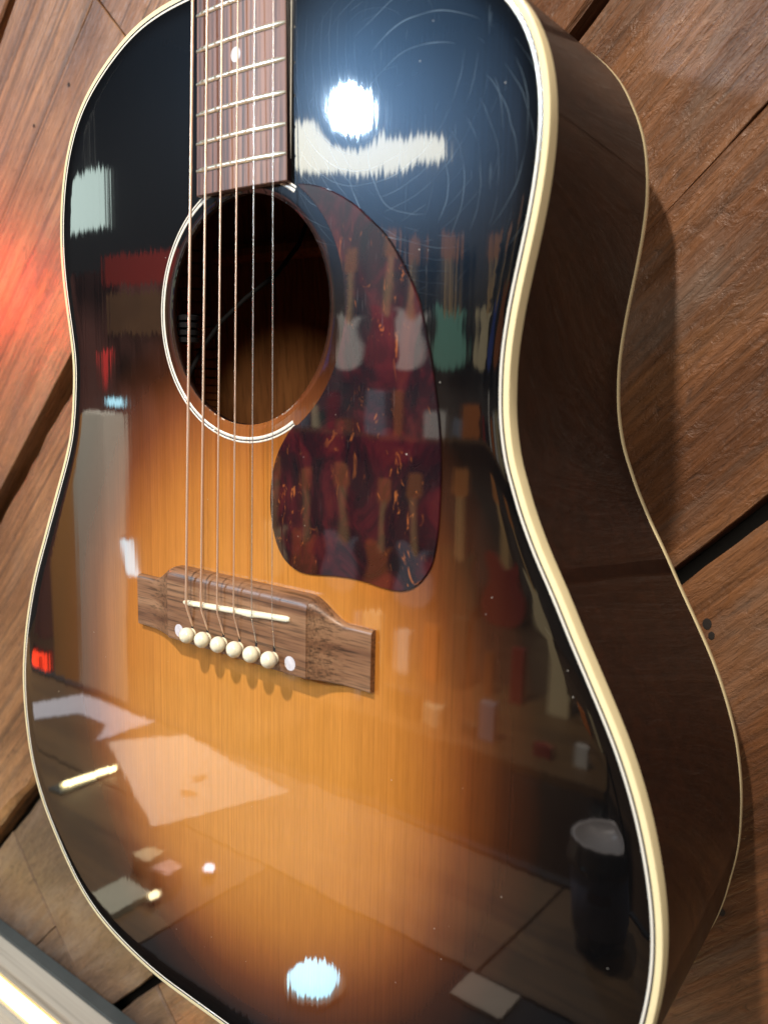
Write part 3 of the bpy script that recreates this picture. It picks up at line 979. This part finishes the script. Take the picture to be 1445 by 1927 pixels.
def egtr(x, y, z, col, guard, label, s=1., tilt=0.):
    t = thing('electric_guitar', label, 'guitar', (x, y, z), 'electric guitars on the opposite wall')
    tilt = rj.uniform(-.05, .05)
    s *= rj.uniform(.94, 1.08)
    ct, st = math.cos(tilt), math.sin(tilt)
    def pl_(P):
        return [(x + s * (a * ct - b * st), y + s * (a * st + b * ct)) for a, b in P]
    mk('body', *prism(resample(np.array(pl_(BODY)), 0)[::2], z - 45, z, 6), bm_[col], t)
    mk('scratch_plate', *prism(pl_(GUARDP)[::-1], z + .5, z + 4, 0), bm_[guard], t)
    mk('neck', *prism(pl_([(-33, 330), (33, 330), (30, 800), (-30, 800)]), z - 15, z + 12, 3), MT['maple'], t)
    mk('headstock', *prism(pl_([(-30, 790), (30, 790), (66, 815), (72, 965), (40, 985), (-50, 980), (-68, 815)]), z - 12, z + 2, 2), MT['head'], t)
    for yy in (150, 225, 300):
        mk('pickup', *prism(pl_([(-38, yy - 9), (38, yy - 9), (38, yy + 9), (-38, yy + 9)]), z + 4.2, z + 10, 1), bm_['black'], t)
row1 = [(-4900, 'sunburst brown', 'black', 1.), (-4480, 'blue', 'white', 1.), (-4060, 'white', 'white', 1.), (-3740, 'red', 'white', 1.), (-3500, 'white', 'cream', 1.), (-3130, 'seafoam green', 'white', 1.), (-2760, 'cream', 'seafoam green', .95), (-2420, 'blue', 'white', 1.), (-2000, 'orange', 'black', 1.)]
row2 = [(-4700, 'cream', 'white', 1.), (-4330, 'orange', 'white', 1.), (-3950, 'grey blue', 'white', 1.), (-3580, 'orange', 'black', 1.), (-3230, 'grey blue', 'cream', 1.), (-2860, 'dark green', 'cream', 1.), (-2480, 'red', 'white', 1.), (-2080, 'cream', 'black', 1.)]
for i, (x, c, g, s) in enumerate(row1):
    nb_ = row1[i - 1][1] if i else 'the left end'
    egtr(x, 215, 4900, c, g, f'{c} electric guitar with {g} scratch plate upper row, beside the {row1[i-1][1] if i else row1[1][1]} one', s)
for i, (x, c, g, s) in enumerate(row2):
    egtr(x, -1495, 4700, c, g, f'{c} electric guitar with {g} scratch plate lower row, beside the {row2[i-1][1] if i else row2[1][1]} one', s)

cl = thing('added_counter_lamp', 'added narrow black lamp hanging over the brown counter', 'lamp', (-470, 2600, 560))
mk('lamp_shade', *cone(V(-470, 1250, 560), Vector((0, 0, -1)).lerp(Vector((1, 0, 0)), .05).normalized(), [(.075, .02), (.07, -.06), (.03, -.14), (.01, -.145)]), MT['black_plastic'], cl, True, world=True)
mk('lamp_rod', *tube([(-470, 1390, 560), (-470, 2600, 560)], 6, 8), MT['black_plastic'], cl)
counter_light.parent = cl
counter_light.location = V(-470, 1250, 560) - ROOT[cl.name]
# goods on a shelf between the rows and on a low table
def shelf_(name, x0, x1, y, z0, z1, label, leg=None):
    t = thing(name, label, 'shelf' if leg is None else 'table', ((x0 + x1) / 2, FLOOR if leg else y, z0))
    mk('board', *box(x0, x1, y - 30, y, z0, z1), MT['counter'], t)
    if leg:
        for lx in (x0 + 30, x1 - 30):
            for lz in (z0 + 30, z1 - 30):
                mk('leg', *box(lx - 20, lx + 20, FLOOR, y - 31, lz - 20, lz + 20), MT['dark_trim'], t)
    else:
        for lx in np.linspace(x0 + 100, x1 - 100, 5):
            mk('bracket', *box(lx - 10, lx + 10, y - 120, y - 31, z1 - 100, z1), MT['dark_trim'], t)
shelf_('long_shelf', -4900, -1700, -250, 4750, 5050, 'long brown shelf mirrored between the two rows of guitars')
shelf_('low_table', -2300, -620, -1060, 2000, 2600, 'low brown table of goods mirrored right of the bridge', True)
goods = ['white', 'grey blue', 'cream', 'black', 'sunburst brown', 'orange', 'dark green', 'red']
rg = random.Random(5)
def goods_row(x0, x1, y, z, hs, ws, place, grp, gap):
    x, row = x0, []
    while x < x1:
        w, h = rg.uniform(*ws), rg.uniform(*hs)
        c = rg.choice([g for g in goods if not row or g != row[-1][4]])
        row.append((x, w, h, 0, c))
        x += w + rg.uniform(*gap)
    for i, (x, w, h, _, c) in enumerate(row):
        shape = 'tall' if h > 1.7 * w else ('flat' if h < .8 * w else 'square')
        a = row[i - 1][4] if i else 'shelf end'
        b = row[i + 1][4] if i + 1 < len(row) else 'other end'
        o = mk('carton', *bbox(x, x + w, y + .5, y + h, z - w * .5, z, 3), bm_[c])
        reg(o, f'{shape} {c} carton between {a} and {b} on the {place}', 'carton', grp)
goods_row(-4850, -1800, -250, 4880, (90, 330), (60, 190), 'long shelf', 'goods on the shelf', (5, 70))
goods_row(-2250, -700, -1060, 2120, (25, 150), (30, 85), 'low table front', 'goods on the low table', (20, 150))
goods_row(-2250, -700, -1060, 2480, (90, 330), (35, 100), 'low table back', 'goods on the low table', (20, 110))

# counter in front of the guitar with cup, papers and small lamps
ct = thing('counter', 'brown wooden counter mirrored in the lower bout under the cup', 'counter', (-500, FLOOR, 480))
CY = -500
for x0, x1, z0, z1, mt_ in ((-1700, -424, 236, 429, 'counter'), (-420, 900, 236, 428, 'ceil'), (-1700, -118, 433, 630, 'counter'), (-114, 900, 433, 630, 'counter')):
    mk('counter_board', *box(x0, x1, CY - 28, CY, z0, z1), MT[mt_], ct)
mk('counter_rail', *box(-1700, 900, CY - 28, CY + 3, 633, 646), MT['ceil'], ct)
mk('counter_front', *box(-1690, 890, FLOOR, CY - 30, 260, 640), MT['shopwall'], ct)

cp = thing('coffee_cup', 'dark blue takeaway cup with shiny black lid mirrored near the treble edge', 'cup', (-38, CY, 560))
MT['cupblue'] = plain('navy_sleeve', (.15, .18, .29), .5, vary=.1)
MT['lid'] = plain('glossy_black_lid', (.03, .028, .028), .22, coat=.5)
MT['lidtop'] = plain('grey_lid_top', (.50, .47, .47), .3)
cx, cz = -38, 560
mk('cup_body', *lathe(cx, CY, cz, [(27, 0), (28, 3), (31, 24), (36, 90), (38, 104)], 'y', 36), MT['lid'], cp, True, sharp=40)
mk('cup_sleeve', *lathe(cx, CY, cz, [(31.6, 22), (32, 23), (37.2, 92), (36.5, 93)], 'y', 36), MT['cupblue'], cp, True, sharp=40)
ld = mk('cup_lid', *lathe(cx, CY, cz, [(38, 98), (41, 100), (41.5, 106), (39.5, 110), (38, 122), (36.5, 126), (34, 126), (33, 121)], 'y', 36), MT['lid'], cp, True, sharp=40)
mk('lid_rim', *lathe(cx, CY, cz, [(37.2, 125.2), (36.6, 126.6), (34.2, 126.8), (33.6, 125)], 'y', 36), MT['lidtop'], ld, True)
mk('lid_top', *lathe(cx, CY, cz, [(33, 120.5), (33, 121.5), (.1, 121.6)], 'y', 36), MT['lidtop'], ld)
mk('cup_label', *[(lambda v, f: (v, f))(*loft([[(cx + 36.2 * math.sin(a), CY + 66, cz - 36.2 * math.cos(a)) for a in np.linspace(-.1, .6, 8)], [(cx + 37 * math.sin(a), CY + 78, cz - 37 * math.cos(a)) for a in np.linspace(-.1, .6, 8)]], False))][0], plain('maroon_print', (.06, .012, .015), .5), cp)

MT['paper'] = plain('cream_paper', (.60, .52, .45), .6, vary=.03, scale=12)
MT['paperw'] = plain('white_paper', (.52, .52, .60), .6, vary=.05, scale=12)
MT['brown_spot'] = plain('brown_sticker', (.30, .16, .07), .6)
def sheet(name, poly, z0, mat, label, cat, parent=None):
    v = [(x, CY + z0, z) for x, z in poly] + [(x, CY + z0 + .8, z) for x, z in poly]
    n = len(poly)
    f = [tuple(range(n)), tuple(range(n, 2 * n))] + [(i, (i + 1) % n, n + (i + 1) % n, n + i) for i in range(n)]
    o = mk(name, v, f, mat, parent)
    if not parent:
        reg(o, label, cat)
    return o
ppr = thing('paper_sheet', 'large cream sheet with two brown marks mirrored left of the pearl dots', 'paper', (-700, CY, 530))
sheet('sheet', [(-896, 518), (-823, 628), (-541, 589), (-611, 396)], .6, MT['paper'], '', '', ppr)
sheet('brown_mark', [(-690, 528), (-680, 545), (-664, 540), (-674, 522)], 1.6, MT['brown_spot'], '', '', ppr)
sheet('brown_mark', [(-668, 486), (-652, 503), (-634, 497), (-644, 480)], 1.6, MT['brown_spot'], '', '', ppr)
sheet('torn_paper', [(-1153, 526), (-1119, 618), (-1000, 622), (-907, 628), (-913, 509), (-960, 560), (-1040, 560), (-1080, 489)], .6, MT['paperw'], 'torn bluish white paper mirrored at the bass edge above the warm streak', 'paper')
tb = thing('warm_tube_lamp', 'slim warm glowing tube lamp mirrored at the bass edge of the lower bout', 'lamp', (-800, CY, 425))
mk('tube', *tube([(-803, CY + 6, 384), (-793, CY + 6, 462)], 3.6, 12), emit('warm_tube', (1, .80, .38), 50), tb, True)
mk('tube_base', *box(-815, -788, CY + .5, CY + 3.5, 366, 468), MT['dark_trim'], tb)
rl = thing('round_table_lamp', 'small round cool white lamp on a pale dish mirrored at the bottom', 'lamp', (-231, CY, 306))
mk('dish', *lathe(-231, CY, 306, [(20, .5), (34, 4), (32, 6), (22, 3), (.1, 2.5)], 'y', 36), plain('brown_dish', (.16, .10, .06), .4, vary=.4, scale=40), rl, True)
mk('bulb', *lathe(-231, CY + 6, 306, [(.1, -2), (24, 0), (27, 5), (18, 10), (.1, 12)], 'y', 28), emit('cool_bulb', (.38, .80, 1), 18), rl, True)
def blk(name, x0, x1, z0, z1, h, mat, label, cat):
    return reg(mk(name, *box(x0, x1, CY + .5, CY + h, z0, z1), mat), label, cat)
blk('card_box', -118, -62, 385, 424, 5, plain('grey_card', (.36, .30, .24), .6), 'flat grey card box mirrored low beside the cup', 'box')
blk('tablet', -530, -478, 240, 296, 9, plain('olive_tablet', (.42, .40, .30), .5), 'pale olive tablet mirrored low at the bass edge', 'tablet')
blk('small_carton', -545, -518, 318, 342, 22, bm_['cream'], 'small cream carton mirrored beside the pale tablet', 'carton')
blk('pink_carton', -505, -478, 316, 340, 20, plain('pink_card', (.55, .36, .32), .6), 'small pink carton mirrored between tablet and round lamp', 'carton')
for nm, (x, y, z), r, col, st, lb in [
    ('small_spot_lamp', (-464, CY + 8, 371), 7, (.8, .85, 1), 14, 'tiny bluish white lamp mirrored low in the amber finish'),
    ('brass_spot_lamp', (-470, CY + 8, 293), 6, (1, .8, .45), 20, 'tiny warm gold lamp mirrored beside the pale tablet')]:
    t = thing(nm, lb, 'lamp', (x, CY, z))
    mk('bulb', *lathe(x, y, z, [(.1, 0), (r, 1), (r, 4), (.1, 6)], 'y', 16), emit(nm + '_glow', col, st), t)
    mk('base', *lathe(x, CY + .5, z, [(r * 1.2, 0), (r * 1.2, 7)], 'y', 16), MT['dark_trim'], t)

# pillar, door and lights at the bass side of the shop
def onz(P, r, z):
    return P[0] + r[0] / r[2] * z, P[1] + r[1] / r[2] * z
reg(mk('grey_pillar', *bbox(-2372, -2205, FLOOR, -8, 1400, 1500, 4), plain('grey_pillar_paint', (.40, .39, .35), .5)), 'pale grey square pillar mirrored along the bass edge at the waist', 'pillar')
dr = thing('wooden_door', 'orange brown wooden door panel mirrored beside the grey pillar', 'door', (-2440, FLOOR, 1480))
mk('door_leaf', *bbox(-2560, -2405, FLOOR, -20, 1420, 1470, 3), plain('orange_door', (.36, .17, .05), .5), dr)
mk('door_edge', *box(-2402, -2380, FLOOR, -10, 1420, 1480), MT['black_plastic'], dr)
for nm, pts4, z, col, st, lb in [
    ('led_strip_lamp', [(-2088, -419), (-2036, -412), (-1999, -531), (-2045, -524)], 1380, (.50, .85, 1), 10, 'cyan white strip lamp mirrored above the bass wing of the bridge'),
    ('door_lamp', [(-2340, 40), (-2255, 44), (-2250, 16), (-2335, 14)], 1512, (.45, .85, 1), 12, 'cyan white lamp on top of the grey pillar')]:
    v = [(x, y, z) for x, y in pts4] + [(x, y, z + 14) for x, y in pts4]
    t = thing(nm, lb, 'lamp', (pts4[3][0], pts4[3][1], z))
    mk('diffuser', v, [(0, 1, 2, 3), (4, 5, 6, 7), (0, 1, 5, 4), (1, 2, 6, 5), (2, 3, 7, 6), (3, 0, 4, 7)], emit(nm + '_glow', col, st), t)
    mk('housing', *box(min(p[0] for p in pts4) - 6, max(p[0] for p in pts4) + 6, min(p[1] for p in pts4) - 6, max(p[1] for p in pts4) + 6, z + 16, z + 26), MT['dark_trim'], t)
lp = thing('panel_lamp', 'pale greenish light panel mirrored at the bass edge of the upper bout', 'lamp', (-3650, 2600, 2200))
mk('diffuser', *box(-3690, -3330, 820, 1080, 2200, 2215), emit('panel_glow', (.80, 1, .92), 7), lp)
mk('housing', *box(-3700, -3320, 810, 1090, 2215, 2240), MT['dark_trim'], lp)
mk('lamp_rod', *tube([(-3500, 1080, 2230), (-3500, 2600, 2230)], 8, 8), MT['dark_trim'], lp)
reg(mk('red_banner', *box(-3500, -2900, 560, 700, 2300, 2306), plain('red_cloth', (.22, .016, .010), .7)), 'wide red banner mirrored left of the sound hole', 'banner')
reg(mk('tan_banner', *box(-3450, -2980, 330, 520, 2290, 2296), plain('tan_cloth', (.11, .055, .024), .7, vary=.5, scale=8)), 'tan brown banner mirrored under the red one', 'banner')
reg(mk('red_pennant', [(-2350, 200, 1500), (-2270, 210, 1500), (-2330, 60, 1500), (-2350, 200, 1504), (-2270, 210, 1504), (-2330, 60, 1504)], [(0, 1, 2), (3, 4, 5), (0, 1, 4, 3), (1, 2, 5, 4), (2, 0, 3, 5)], plain('red_pennant_cloth', (.55, .03, .03), .6)), 'small red pennant mirrored above the cyan pillar lamp', 'pennant')

MT['curtain'] = plain('maroon_curtain_cloth', (.085, .024, .018), .8, vary=.4, scale=4)
cu = [[(x, y, 2520 + 35 * math.sin(x * .035) + 12 * math.sin(x * .011)) for x in np.arange(-4700, -2540, 12.)] for y in (FLOOR + 5, -600, 0, 690)]
cb = [[(x, y, z + 4) for x, y, z in r] for r in cu]
n_ = len(cu[0])
v1, f1 = loft(cu, False)
v2, f2 = loft(cb, False)
cur = mk('curtain', *merge((v1, f1), (v2, f2)), MT['curtain'], None, True)
reg(cur, 'dark maroon curtain in folds mirrored at the bass side waist', 'curtain')

# red sign: two glowing outline shapes, and the sign that reddens the wall
rs = thing('red_neon_sign', 'small red neon sign mirrored at the bass edge of the lower bout', 'sign', (-2850, -1170, 1500))
red = emit('red_neon', (1, .045, .01), 14)
for pts_ in ([(-2912, -1140), (-2912, -1010), (-2868, -985), (-2858, -1140)], [(-2838, -1000), (-2775, -985), (-2770, -1140), (-2838, -1150), (-2838, -1000), (-2836, -1075), (-2772, -1068)], [(-2890, -1130), (-2890, -1030), (-2872, -1030), (-2872, -1140)]):
    mk('neon_tube', *tube([(x, y, 1500) for x, y in pts_], 8, 8), red, rs)
mk('back_board', *box(-2930, -2755, -1170, -970, 1510, 1520), MT['black_plastic'], rs)
sg = thing('red_side_lamp', 'small red lamp reddening the boards left of the guitar', 'lamp', (-560, 205, -125))
mk('lamp_body', *bbox(-650, -615, 165, 225, -124, -20, 3), MT['black_plastic'], sg)
mk('lamp_lens', *box(-614.5, -608, 172, 218, -70, -24), emit('red_lens', (1, .05, .01), 3), sg)
red_light.parent = sg
red_light.location = V(-600, 195, -35) - ROOT[sg.name]
